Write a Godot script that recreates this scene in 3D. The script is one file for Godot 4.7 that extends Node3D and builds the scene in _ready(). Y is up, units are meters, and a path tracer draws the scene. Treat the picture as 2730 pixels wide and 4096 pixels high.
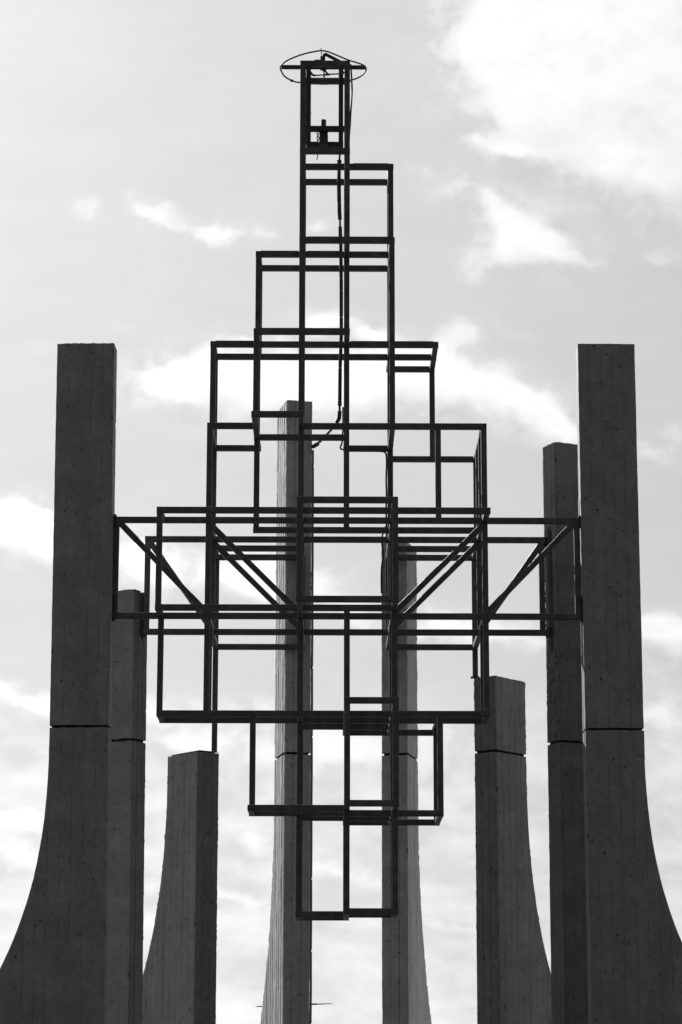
extends Node3D
# A monument: eight flared concrete pillars in a half ring carry a welded frame of steel cubes with a gas burner in its top, seen against the light.
# Frame grid: x and k (depth, away from the viewer) in modules of U metres, h in modules above the level where the frame hangs on the pillars.

const U := 0.75                 # one module of the frame
const GROUND := 13.9            # modules from the ground up to h = 0
const TUBE := 0.0972            # side of the square steel tubes, metres
const LEVEL := {"T": 10.6005, "1": 8.5079, "2": 6.4018, "3": 4.2751, "4": 2.1171, "5": 0.0, "6": -2.1147, "7": -4.2351, "8": -6.3527, "9": -8.4787}
const SUN_AZ := -20.5           # degrees left of straight ahead
const SUN_UP := 27.0

var rng := RandomNumberGenerator.new()
var steel: StandardMaterial3D
var steel_dark: StandardMaterial3D
var rubber: StandardMaterial3D
var sleeve_mat: StandardMaterial3D
var down_mat: StandardMaterial3D
var gap_shade: StandardMaterial3D
var concrete: Array[StandardMaterial3D] = []
var tubes := {}
var relief := FastNoiseLite.new()
var chips := FastNoiseLite.new()


func _ready() -> void:
	rng.seed = 11
	make_camera()
	make_sky()
	make_sun()
	make_materials()
	make_ground()
	make_pillars()
	make_frame()
	make_burner()
	make_hoop()
	make_gas_pipe()
	make_cables()
	make_crane()


# ---------------------------------------------------------------- camera, sky, sun

func make_camera() -> void:
	var cam := Camera3D.new()
	cam.name = "camera"
	cam.position = at(-0.3745, -11.7795, -51.3618)
	cam.rotation_degrees = Vector3(12.6435, -0.2682, 0.0988)
	cam.fov = 23.043
	cam.near = 0.1
	cam.far = 8000.0
	add_child(cam)
	cam.current = true


func make_sun() -> void:
	var sun := DirectionalLight3D.new()
	sun.name = "sun"
	sun.light_energy = 1.6
	sun.light_color = Color(1.0, 0.99, 0.97)
	sun.light_angular_distance = 0.6
	sun.shadow_enabled = true
	add_child(sun)
	sun.look_at_from_position(towards(SUN_AZ, SUN_UP), Vector3.ZERO, Vector3.UP)


func towards(az: float, up: float) -> Vector3:
	var a := deg_to_rad(az)
	var e := deg_to_rad(up)
	return Vector3(sin(a) * cos(e), sin(e), -cos(a) * cos(e))


# clouds: azimuth, elevation, half width, half height (degrees), tilt, thickness
const CLOUDS := [
	[6.24, 23.20, 2.98, 1.89, 0, 1.60], [8.07, 21.49, 2.18, 1.89, 0, 1.60], [4.35, 23.54, 1.09, 1.09, 0, 1.00], [4.95, 21.70, 1.09, 0.89, -30, 1.00], [7.21, 20.27, 1.39, 0.50, -15, 0.90],
	[3.47, 20.96, 0.45, 0.18, -20, 0.70], [4.41, 20.80, 0.70, 0.25, -20, 0.60], [4.49, 19.05, 0.80, 0.52, -15, 1.25], [3.86, 18.42, 1.00, 0.40, 10, 0.85], [5.31, 18.58, 0.75, 0.60, -20, 0.75],
	[6.13, 18.22, 0.50, 0.22, -35, 0.60], [3.66, 19.74, 0.80, 0.40, -20, 0.65], [2.21, 20.44, 0.40, 0.16, -10, 0.50], [2.52, 19.90, 0.89, 0.50, 0, 0.20], [7.88, 18.30, 0.50, 0.25, 0, 0.30],
	[-4.27, 19.43, 0.62, 0.30, -25, 0.85], [-2.91, 19.00, 1.05, 0.30, -8, 0.90], [-5.83, 19.36, 0.40, 0.26, -30, 0.42], [-1.66, 18.92, 0.60, 0.14, 0, 0.45], [-0.25, 19.13, 0.30, 0.14, 0, 0.60],
	[-0.19, 17.03, 0.65, 0.26, 0, 1.10], [1.05, 16.67, 0.70, 0.22, -15, 0.90], [-2.05, 16.60, 0.50, 0.14, 0, 0.60], [-4.94, 16.74, 0.35, 0.12, -25, 0.35], [-3.48, 15.84, 0.94, 0.50, 0, 0.90],
	[-3.68, 15.34, 1.19, 0.50, -10, 0.80], [-1.63, 15.67, 1.59, 0.79, 0, 1.20], [0.43, 15.58, 1.69, 0.84, 0, 1.20], [2.08, 16.07, 0.89, 0.60, 0, 1.00], [3.16, 16.70, 0.55, 0.26, -10, 0.75],
	[4.35, 16.69, 0.40, 0.16, -25, 0.50], [3.31, 15.47, 1.39, 0.70, -15, 1.20], [4.94, 14.95, 1.09, 0.55, -20, 1.00], [5.64, 14.49, 0.60, 0.40, -20, 0.80], [-6.76, 16.15, 0.45, 0.22, 0, 0.30],
	[7.55, 13.85, 0.55, 0.26, -30, 0.70], [7.96, 14.28, 0.35, 0.35, 0, 0.50], [-7.45, 12.38, 0.60, 0.50, -20, 1.00], [-6.54, 12.02, 0.99, 0.60, -30, 1.10], [-7.04, 11.90, 0.89, 0.60, 0, 0.60],
	[-4.32, 11.47, 0.79, 0.60, -30, 1.10], [-1.99, 11.11, 1.89, 0.45, -5, 1.10], [-1.08, 11.11, 1.09, 0.60, -10, 0.90], [0.64, 10.37, 0.60, 0.30, 0, 0.60], [1.24, 11.42, 0.60, 0.20, 0, 0.15],
	[2.45, 10.02, 1.49, 0.40, 0, 0.90], [4.25, 9.81, 1.19, 0.40, -5, 0.80], [7.54, 9.96, 0.70, 0.45, 0, 1.10], [8.03, 9.56, 0.89, 0.60, 0, 0.90], [7.39, 8.00, 1.19, 0.50, 0, 0.60],
	[-6.93, 8.37, 1.39, 0.30, -10, 0.70], [-5.64, 8.10, 1.39, 0.35, 0, 0.60], [-3.06, 8.23, 2.18, 0.35, 0, 0.60], [-3.35, 7.44, 1.09, 0.40, -10, 0.70], [-1.16, 7.06, 1.99, 0.70, 0, 0.55],
	[0.44, 7.46, 1.49, 0.60, 0, 0.60], [2.43, 7.26, 1.19, 0.79, 0, 0.50], [2.91, 5.50, 0.99, 1.19, -20, 0.40], [7.76, 6.92, 0.60, 1.49, 0, 0.45], [-6.95, 5.59, 1.09, 0.35, -5, 0.90],
	[-6.83, 4.76, 1.09, 0.50, -20, 0.75], [-3.90, 5.09, 0.60, 0.50, 0, 0.60], [-1.83, 5.20, 1.09, 0.40, -10, 0.70], [0.05, 4.52, 1.39, 0.35, 0, 0.70], [-2.12, 3.93, 1.59, 0.20, -8, 0.70],
	[2.60, 3.36, 0.99, 0.30, -5, 0.55], [1.03, 2.39, 1.39, 0.40, 0, 0.30], [-3.98, 4.11, 0.40, 0.30, 0, 0.40]]

var wisps := FastNoiseLite.new()
var masses := FastNoiseLite.new()
var curls := FastNoiseLite.new()
var sun_dir := Vector3.ZERO


func air(d: Vector3) -> float:
	# clear air: brightest round the sun, darkening away from it, a little brighter low down
	var gap := rad_to_deg(acos(clampf(d.dot(sun_dir), -1.0, 1.0)))
	var low := exp(-maxf(rad_to_deg(asin(d.y)), 0.0) / 12.0)
	var across := absf(wrapf(rad_to_deg(atan2(d.x, -d.z)) - SUN_AZ, -180.0, 180.0))
	return 0.055 + 0.90 * exp(-gap / 52.0) + 3.0 * exp(-gap / 3.0) + 0.36 * low * (0.07 + 0.93 * exp(-across / 55.0))


var cells := {}


func sort_clouds() -> void:
	for c: Array in CLOUDS:
		var r: float = maxf(c[2], c[3]) * 2.65
		for x in range(floori(c[0] - r), floori(c[0] + r) + 1):
			for y in range(floori(c[1] - r), floori(c[1] + r) + 1):
				var key := Vector2i(x, y)
				if not cells.has(key):
					cells[key] = []
				var t := deg_to_rad(c[4])
				cells[key].append(PackedFloat32Array([c[0], c[1], cos(t) / c[2], sin(t) / c[2], -sin(t) / c[3], cos(t) / c[3], c[5]]))


func heap(az: float, up: float) -> float:
	# how thick the placed clouds are in this direction
	var key := Vector2i(floori(az), floori(up))
	if not cells.has(key):
		return 0.0
	var thick := 0.0
	for c: PackedFloat32Array in cells[key]:
		var dx := az - c[0]
		var dy := up - c[1]
		var x := dx * c[2] + dy * c[3]
		var y := dx * c[4] + dy * c[5]
		var q := x * x + y * y
		if q < 7.0:
			thick += c[6] * exp(-q)
	return thick * (1.0 + 0.30 * smoothstep(9.5, 7.0, up))


func sky_at(d: Vector3, detail: bool) -> float:
	var up := rad_to_deg(asin(clampf(d.y, -1.0, 1.0)))
	if up < -0.6:
		return 0.1                    # below the horizon the ground hides it
	var az := rad_to_deg(atan2(d.x, -d.z))
	var clear := air(d)
	# a turbulent shift of the outlines, then fine fibres over them
	var sx := curls.get_noise_2d(az * 9.0, up * 12.0)
	var sy := curls.get_noise_2d(az * 9.0 + 300.0, up * 12.0)
	var f := wisps.get_noise_2d(az * 13.0 + sx * 4.0, up * 18.0 + sy * 4.0)
	var aside := 1.0 if not detail else clampf(smoothstep(8.2, 11.0, absf(az)) + smoothstep(24.5, 28.0, up), 0.0, 1.0)
	var thick := 0.0
	var over := 0.0
	if aside < 1.0:
		var a := az + sx * 0.30
		var u := up + sy * 0.26
		thick = heap(a, u)
		over = heap(a - 0.1, u + 0.42)
	if aside > 0.0:
		# beyond the clouds that are placed, the same kind of broken cloud goes on round the sky
		var wide := clampf(masses.get_noise_3d(d.x * 100.0, d.y * 190.0, d.z * 100.0) * 2.0 + 0.15, 0.0, 1.4)
		thick = lerpf(thick, wide, aside)
		over = lerpf(over, wide, aside)
	var soft := clampf(thick, 0.0, 1.0)
	var torn := soft * 0.90 + f * (0.08 + 2.7 * soft * (1.0 - soft * 0.93))
	var cover := smoothstep(0.03, 1.02, torn)
	var fuzz := 0.30 * clampf(thick * 1.7, 0.0, 1.0) * clampf(0.6 + f, 0.0, 1.2)
	cover = maxf(cover * (0.56 + 0.44 * smoothstep(0.5, 1.3, thick)), fuzz) * (0.78 + 0.22 * smoothstep(5.0, 11.0, up))
	# thin layered haze cloud low down
	cover = maxf(cover, 0.50 * smoothstep(9.5, 6.5, up) * clampf(0.42 + 0.9 * curls.get_noise_2d(az * 5.0 + 40.0, up * 15.0) + 0.5 * f, 0.0, 1.0))
	var under := clampf((over - thick) * 0.8, 0.0, 1.0) * clampf(thick * 2.0, 0.0, 1.0)
	var veil := 0.035 * curls.get_noise_2d(az * 4.0 - 80.0, up * 14.0)
	return clear * (1.0 + veil + 0.52 * cover * (1.0 - 0.6 * under) - 0.06 * under + 0.05 * f * soft)


func make_sky() -> void:
	sun_dir = towards(SUN_AZ, SUN_UP)
	wisps.seed = 5
	wisps.noise_type = FastNoiseLite.TYPE_SIMPLEX_SMOOTH
	wisps.frequency = 0.06
	wisps.fractal_type = FastNoiseLite.FRACTAL_FBM
	wisps.fractal_octaves = 7
	wisps.fractal_gain = 0.66
	curls.seed = 14
	curls.frequency = 0.06
	curls.fractal_octaves = 4
	masses.seed = 9
	masses.frequency = 0.035
	masses.fractal_octaves = 4
	sort_clouds()
	# the panorama's pole is turned to stand 40 degrees up straight ahead, where the clouds need the finest grain
	var turn := Vector3(deg_to_rad(-50.0), 0.0, 0.0)
	var to_world := Basis.from_euler(turn)
	var w := 4096
	var h := 4096
	var coarse := Image.create_empty(512, 512, false, Image.FORMAT_RGBF)
	for j in 512:
		var lat := 90.0 - (j + 0.5) * 180.0 / 512.0
		for i in 512:
			var l := sky_at(to_world * towards((i + 0.5) * 360.0 / 512.0, lat), false)
			coarse.set_pixel(i, j, Color(l, l, l))
	coarse.resize(w, h, Image.INTERPOLATE_BILINEAR)
	for j in range(int((90.0 - 79.0) / 180.0 * h), int((90.0 - 48.0) / 180.0 * h)):
		var lat := 90.0 - (j + 0.5) * 180.0 / h
		var half := int(minf(12.5 / cos(deg_to_rad(lat)), 60.0) / 360.0 * w)
		for i in range(-half, half):
			var l := sky_at(to_world * towards((i + 0.5) * 360.0 / w, lat), true)
			coarse.set_pixel(posmod(i, w), j, Color(l, l, l))
	var sky := Sky.new()
	var pano := PanoramaSkyMaterial.new()
	pano.panorama = ImageTexture.create_from_image(coarse)
	sky.sky_material = pano
	var env := Environment.new()
	env.background_mode = Environment.BG_SKY
	env.sky = sky
	env.sky_rotation = turn
	env.tonemap_mode = Environment.TONE_MAPPER_LINEAR
	env.tonemap_exposure = 1.0
	env.sdfgi_enabled = true
	env.ssao_enabled = true
	env.ssil_enabled = true
	var world := WorldEnvironment.new()
	world.name = "world_environment"
	world.environment = env
	add_child(world)


# ---------------------------------------------------------------- helpers

func at(x: float, h: float, k: float) -> Vector3:
	return Vector3(x * U, (h + GROUND) * U, -k * U)


func thing(called: String, label: String, category: String, where := Vector3.ZERO, group := "") -> Node3D:
	var o := Node3D.new()
	o.name = called
	o.position = where
	o.set_meta("label", label)
	o.set_meta("category", category)
	if group:
		o.set_meta("group", group)
	add_child(o, true)
	return o


func part(called: String, mesh: Mesh, m: Material, parent: Node, t := Transform3D()) -> MeshInstance3D:
	var o := MeshInstance3D.new()
	o.name = called
	o.mesh = mesh
	o.material_override = m
	o.transform = t
	parent.add_child(o, true)
	return o


func square_tube(length: float, wide: float, high := -1.0) -> ArrayMesh:
	# a square hollow section with rounded corners along local x, centred
	if high < 0.0:
		high = wide
	var key := "%.4f %.4f %.4f" % [length, wide, high]
	if tubes.has(key):
		return tubes[key]
	var round_off := minf(wide, high) * 0.11
	var ring := PackedVector2Array()
	for q in 4:
		var cx: float = (wide / 2 - round_off) * [1, -1, -1, 1][q]
		var cy: float = (high / 2 - round_off) * [1, 1, -1, -1][q]
		for s in 3:
			var a := q * PI / 2 + s * PI / 4
			ring.append(Vector2(cx + cos(a) * round_off, cy + sin(a) * round_off))
	var st := SurfaceTool.new()
	st.begin(Mesh.PRIMITIVE_TRIANGLES)
	var n := ring.size()
	for i in n:
		var a := ring[i]
		var b := ring[(i + 1) % n]
		var out := Vector3(0, (a.x + b.x) / 2, (a.y + b.y) / 2)
		quad(st, Vector3(-length / 2, a.x, a.y), Vector3(length / 2, a.x, a.y), Vector3(length / 2, b.x, b.y), Vector3(-length / 2, b.x, b.y), out)
		for e in [-1, 1]:
			tri(st, Vector3(e * length / 2, 0, 0), Vector3(e * length / 2, a.x, a.y), Vector3(e * length / 2, b.x, b.y), Vector3(e, 0, 0))
	var mesh := st.commit()
	tubes[key] = mesh
	return mesh


func tri(st: SurfaceTool, a: Vector3, b: Vector3, c: Vector3, out: Vector3) -> void:
	var n := (c - a).cross(b - a)       # front faces run clockwise
	if n.dot(out) < 0.0:
		var k := b
		b = c
		c = k
		n = -n
	n = n.normalized()
	for p: Vector3 in [a, b, c]:
		st.set_normal(n)
		st.add_vertex(p)


func quad(st: SurfaceTool, a: Vector3, b: Vector3, c: Vector3, d: Vector3, out: Vector3) -> void:
	tri(st, a, b, c, out)
	tri(st, a, c, d, out)


func smooth_path(points: PackedVector3Array, steps: int, closed := false) -> PackedVector3Array:
	var out := PackedVector3Array()
	var n := points.size()
	for i in (n if closed else n - 1):
		var a := points[posmod(i - 1, n)] if closed else points[maxi(i - 1, 0)]
		var b := points[i]
		var c := points[(i + 1) % n]
		var d := points[(i + 2) % n] if closed else points[mini(i + 2, n - 1)]
		for s in steps:
			out.append(b.cubic_interpolate(c, a, d, float(s) / steps))
	if not closed:
		out.append(points[n - 1])
	return out


func pipe_into(st: SurfaceTool, path: PackedVector3Array, radius: float, sides := 10, closed := false, radii := PackedFloat32Array()) -> void:
	var n := path.size()
	var rings: Array[PackedVector3Array] = []
	var side := Vector3.ZERO
	for i in n:
		var ahead := path[(i + 1) % n] if closed or i < n - 1 else path[i]
		var back := path[posmod(i - 1, n)] if closed or i > 0 else path[i]
		var dir := (ahead - back).normalized()
		if side == Vector3.ZERO:
			side = dir.cross(Vector3.UP if absf(dir.y) < 0.9 else Vector3.RIGHT).normalized()
		side = (side - dir * side.dot(dir)).normalized()
		var other := dir.cross(side)
		var r := radius if radii.is_empty() else radii[i]
		var ring := PackedVector3Array()
		for s in sides:
			var a := TAU * s / sides
			ring.append(path[i] + (side * cos(a) + other * sin(a)) * r)
		rings.append(ring)
	for i in (n if closed else n - 1):
		var j := (i + 1) % n
		for s in sides:
			var t := (s + 1) % sides
			var vs := [rings[i][s], rings[j][s], rings[j][t], rings[i][s], rings[j][t], rings[i][t]]
			var ns := [rings[i][s] - path[i], rings[j][s] - path[j], rings[j][t] - path[j], rings[i][s] - path[i], rings[j][t] - path[j], rings[i][t] - path[i]]
			for f in 2:
				var a: Vector3 = vs[f * 3]
				var b: Vector3 = vs[f * 3 + 1]
				var c: Vector3 = vs[f * 3 + 2]
				var order := [0, 1, 2] if (c - a).cross(b - a).dot(ns[f * 3]) > 0.0 else [0, 2, 1]
				for q: int in order:
					var nn: Vector3 = ns[f * 3 + q]
					st.set_normal(nn.normalized())
					st.add_vertex(vs[f * 3 + q])
	if not closed:
		for e in [0, n - 1]:
			var out := path[0] - path[1] if e == 0 else path[n - 1] - path[n - 2]
			for s in sides:
				tri(st, path[e], rings[e][s], rings[e][(s + 1) % sides], out)


func pipe(path: PackedVector3Array, radius: float, sides := 10, closed := false, radii := PackedFloat32Array()) -> ArrayMesh:
	var st := SurfaceTool.new()
	st.begin(Mesh.PRIMITIVE_TRIANGLES)
	pipe_into(st, path, radius, sides, closed, radii)
	return st.commit()


func grid_points(list: Array) -> PackedVector3Array:
	var out := PackedVector3Array()
	for p: Array in list:
		out.append(at(p[0], p[1], p[2]))
	return out


# ---------------------------------------------------------------- materials

func noise_bytes(seed_: int, freq: float, octaves: int, size: int, kind := FastNoiseLite.TYPE_SIMPLEX_SMOOTH) -> PackedByteArray:
	var n := FastNoiseLite.new()
	n.seed = seed_
	n.noise_type = kind
	n.frequency = freq
	n.fractal_octaves = octaves
	return n.get_seamless_image(size, size, false, false, 0.15, false).get_data()


func make_materials() -> void:
	# board-marked concrete: mottled grey, cement stains, air holes painted darker than the face around them
	var size := 1024
	var large := noise_bytes(1, 0.004, 5, size)
	var fine := noise_bytes(2, 0.09, 3, size)
	var mid := noise_bytes(3, 0.02, 4, size)
	var drips := FastNoiseLite.new()
	drips.seed = 8
	drips.frequency = 0.035
	drips.fractal_octaves = 4
	var drawn := drips.get_seamless_image(size, 64, false, false, 0.15, false)
	drawn.resize(size, size, Image.INTERPOLATE_CUBIC)
	var runs := drawn.get_data()
	var tone := PackedFloat32Array()
	var deep := PackedFloat32Array()
	tone.resize(size * size)
	deep.resize(size * size)
	for i in size * size:
		tone[i] = 1.0 + (large[i] - 128) / 128.0 * 0.11 + (mid[i] - 128) / 128.0 * 0.075 + (runs[i] - 128) / 128.0 * 0.025 + (fine[i] - 128) / 128.0 * 0.07
		deep[i] = 0.6 + (fine[i] - 128) / 128.0 * 0.07 + (mid[i] - 128) / 128.0 * 0.05
	var r := RandomNumberGenerator.new()
	r.seed = 77
	var nests: Array[Vector2] = []
	for i in 9:
		nests.append(Vector2(r.randf() * size, r.randf() * size))
	for i in 460:
		var c := Vector2(r.randf() * size, r.randf() * size)
		if i % 3 == 0:
			c = nests[r.randi() % 9] + Vector2(r.randfn(), r.randfn() * 1.4) * 36.0
		var big := 1.2 + 7.0 * pow(r.randf(), 6.0)
		var tall := r.randf_range(0.7, 1.7)
		var turn := r.randf() * PI
		var dark := r.randf_range(0.2, 0.62)
		for y in range(-int(big * 2) - 1, int(big * 2) + 2):
			for x in range(-int(big * 2) - 1, int(big * 2) + 2):
				var p := Vector2(x, y).rotated(turn)
				var q := Vector2(p.x, p.y / tall).length() / big + (fine[posmod(int(c.y) + y, size) * size + posmod(int(c.x) + x, size)] - 128) / 400.0
				if q < 1.0:
					var at_ := posmod(int(c.y) + y, size) * size + posmod(int(c.x) + x, size)
					var f := smoothstep(1.0, 0.55, q)
					tone[at_] *= 1.0 - dark * f
					deep[at_] -= 0.5 * f
	# hairline cracks
	for i in 7:
		var p := Vector2(r.randf() * size, r.randf() * size)
		var dir := r.randf() * TAU
		for s in r.randi_range(60, 150):
			dir += r.randfn() * 0.25
			p += Vector2(cos(dir), sin(dir)) * 1.2
			var at_ := posmod(int(p.y), size) * size + posmod(int(p.x), size)
			tone[at_] *= 0.72
			deep[at_] -= 0.15
	var colour := PackedByteArray()
	var bump := PackedByteArray()
	colour.resize(size * size * 3)
	bump.resize(size * size)
	for i in size * size:
		var v := clampi(int(tone[i] * 200.0), 0, 255)
		colour[i * 3] = v
		colour[i * 3 + 1] = v
		colour[i * 3 + 2] = v
		bump[i] = clampi(int(deep[i] * 255.0), 0, 255)
	var colour_tex := ImageTexture.create_from_image(Image.create_from_data(size, size, false, Image.FORMAT_RGB8, colour))
	var rough := Image.create_from_data(size, size, false, Image.FORMAT_L8, bump)
	rough.convert(Image.FORMAT_RGBA8)
	rough.bump_map_to_normal_map(5.0)
	var rough_tex := ImageTexture.create_from_image(rough)
	for i in 8:
		var m := StandardMaterial3D.new()
		m.resource_name = "board_marked_concrete"
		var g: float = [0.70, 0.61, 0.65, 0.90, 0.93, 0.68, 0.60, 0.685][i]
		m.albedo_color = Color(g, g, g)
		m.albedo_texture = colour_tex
		m.vertex_color_use_as_albedo = true
		m.normal_enabled = true
		m.normal_texture = rough_tex
		m.normal_scale = 0.35
		m.roughness = 0.62
		m.uv1_triplanar = true
		m.uv1_scale = Vector3(0.36, 0.36, 0.36)
		m.uv1_offset = Vector3(i * 0.37, i * 0.23, i * 0.61)
		concrete.append(m)
	# dark painted steel with scuffs and run marks
	size = 512
	var scuff := PackedByteArray()
	scuff.resize(size * size * 3)
	var blot := noise_bytes(21, 0.012, 5, size)
	var grit := noise_bytes(22, 0.15, 2, size)
	for i in size * size:
		var v := 150.0 + (blot[i] - 128) * 0.35 + (grit[i] - 128) * 0.18
		scuff[i * 3] = clampi(int(v), 0, 255)
		scuff[i * 3 + 1] = scuff[i * 3]
		scuff[i * 3 + 2] = scuff[i * 3]
	var scuffed := Image.create_from_data(size, size, false, Image.FORMAT_RGB8, scuff)
	for i in 60:
		var x := r.randi() % size
		var y := r.randi() % size
		for s in r.randi_range(6, 40):
			x = posmod(x + (r.randi() % 5 - 2 if s % 4 == 0 else 0), size)
			y = posmod(y + 1, size)
			var v := r.randf_range(0.62, 0.85)
			scuffed.set_pixel(x, y, Color(v, v, v))
	var scuff_tex := ImageTexture.create_from_image(scuffed)
	steel = StandardMaterial3D.new()
	steel.resource_name = "dark_painted_steel"
	steel.albedo_color = Color(0.54, 0.54, 0.54)
	steel.albedo_texture = scuff_tex
	steel.roughness = 0.5
	steel.uv1_triplanar = true
	steel.uv1_world_triplanar = true
	steel.uv1_scale = Vector3(0.55, 0.55, 0.55)
	steel_dark = steel.duplicate()
	steel_dark.resource_name = "sooty_steel"
	steel_dark.albedo_color = Color(0.40, 0.40, 0.40)
	steel_dark.roughness = 0.6
	rubber = StandardMaterial3D.new()
	rubber.resource_name = "black_cable_sheath"
	rubber.albedo_color = Color(0.2, 0.2, 0.2)
	rubber.roughness = 0.55
	sleeve_mat = StandardMaterial3D.new()
	sleeve_mat.resource_name = "pipe_insulation"
	sleeve_mat.albedo_color = Color(0.26, 0.26, 0.26)
	sleeve_mat.roughness = 0.8
	gap_shade = StandardMaterial3D.new()
	gap_shade.resource_name = "joint_gap_shade"
	gap_shade.albedo_color = Color(0.14, 0.14, 0.14)  # near-black colour stands in for the shade deep in the joint gap
	gap_shade.roughness = 0.95
	var pipe_grey := StandardMaterial3D.new()
	pipe_grey.resource_name = "weathered_grey_pipe"
	pipe_grey.albedo_color = Color(0.55, 0.55, 0.55)
	pipe_grey.roughness = 0.8
	down_mat = pipe_grey
	relief.seed = 31
	relief.frequency = 1.0
	relief.fractal_octaves = 3
	chips.seed = 41
	chips.frequency = 2.2
	chips.fractal_octaves = 4


# ---------------------------------------------------------------- ground

func make_ground() -> void:
	var m := StandardMaterial3D.new()
	m.resource_name = "dry_grass_and_grit"
	var n := NoiseTexture2D.new()
	var f := FastNoiseLite.new()
	f.seed = 3
	f.frequency = 0.02
	n.noise = f
	n.seamless = true
	n.color_ramp = Gradient.new()
	n.color_ramp.set_color(0, Color(0.26, 0.26, 0.26))
	n.color_ramp.set_color(1, Color(0.37, 0.37, 0.37))
	m.albedo_texture = n
	m.roughness = 0.95
	m.uv1_triplanar = true
	m.uv1_world_triplanar = true
	m.uv1_scale = Vector3(0.2, 0.2, 0.2)
	var p := PlaneMesh.new()
	p.size = Vector2(12000, 12000)
	var o := part("ground", p, m, self)
	o.set_meta("kind", "structure")
	o.set_meta("label", "flat open ground under the monument")


# ---------------------------------------------------------------- pillars

const W := 1.249 * U            # radial depth of a pillar above its flare
const T := 0.6133 * U           # its thickness
const BOARD := 0.184            # shuttering boards


func outer_edge(y: float) -> float:
	var d := maxf(-4.6 - (y / U - GROUND), 0.0)
	var e := minf(d, 5.6)
	return W + U * (0.0142 * pow(e, 2.6) + (d - e) * 0.58)


func hash01(a: int, b: int, c: int) -> float:
	var x := sin(a * 12.9898 + b * 78.233 + c * 37.719) * 43758.5453
	return x - floorf(x)


func board(n: int, y: float, seed_: int) -> Vector2:
	# how far this length of board stands proud, and its tone
	var long := 2.2 + 2.0 * hash01(n, seed_, 1)
	var piece := int(floorf(y / long + hash01(n, seed_, 2)))
	return Vector2((hash01(n, seed_ + 5, piece) - 0.5) * 0.009, 0.94 + 0.12 * hash01(n, seed_ + 9, piece))


func line_at(n: int, seed_: int) -> float:
	return n * BOARD + (0.0 if n == 0 else (hash01(n, seed_, 77) - 0.5) * 0.028)


func chip(corner: int, y: float, seed_: int) -> float:
	var tooth := (hash01(corner, seed_, int(floorf(y / (0.11 + 0.13 * hash01(corner, seed_, int(y * 1.3)))))) - 0.5) * 0.006
	var n := chips.get_noise_2d(y * 1.6 + seed_ * 31.0, corner * 57.0 + seed_)
	var m := chips.get_noise_2d(y * 9.0 - seed_ * 17.0, corner * 91.0 + seed_)
	return 0.009 + tooth + 0.009 * m + maxf(n - 0.25, 0.0) * 0.035


func face(arrays: Array, rows: Array, out: Vector3, tones: PackedFloat32Array) -> void:
	var v: PackedVector3Array = arrays[0]
	var nn: PackedVector3Array = arrays[1]
	var col: PackedColorArray = arrays[2]
	var idx: PackedInt32Array = arrays[3]
	var base := v.size()
	var nr := rows.size()
	var nc: int = rows[0].size()
	var flip := false
	var first: PackedVector3Array = rows[0]
	var second: PackedVector3Array = rows[1]
	flip = (second[0] - first[0]).cross(first[nc - 1] - first[0]).dot(out) < 0.0
	for j in nr:
		var row: PackedVector3Array = rows[j]
		var below: PackedVector3Array = rows[maxi(j - 1, 0)]
		var above: PackedVector3Array = rows[mini(j + 1, nr - 1)]
		for i in nc:
			v.append(row[i])
			var n := (above[i] - below[i]).cross(row[mini(i + 1, nc - 1)] - row[maxi(i - 1, 0)])
			if n.length_squared() < 1e-14:
				n = out
			n = n.normalized()
			nn.append(n if n.dot(out) > 0.0 else -n)
			var t := tones[j * nc + i]
			col.append(Color(t, t, t))
	for j in nr - 1:
		for i in nc - 1:
			var a := base + j * nc + i
			var b := a + 1
			var c := a + nc
			var d := c + 1
			if v[a].distance_squared_to(v[b]) < 1e-10 and v[c].distance_squared_to(v[d]) < 1e-10:
				continue
			if flip:
				idx.append_array([a, c, b, b, c, d])
			else:
				idx.append_array([a, b, c, b, d, c])
	arrays[0] = v
	arrays[1] = nn
	arrays[2] = col
	arrays[3] = idx


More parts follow.
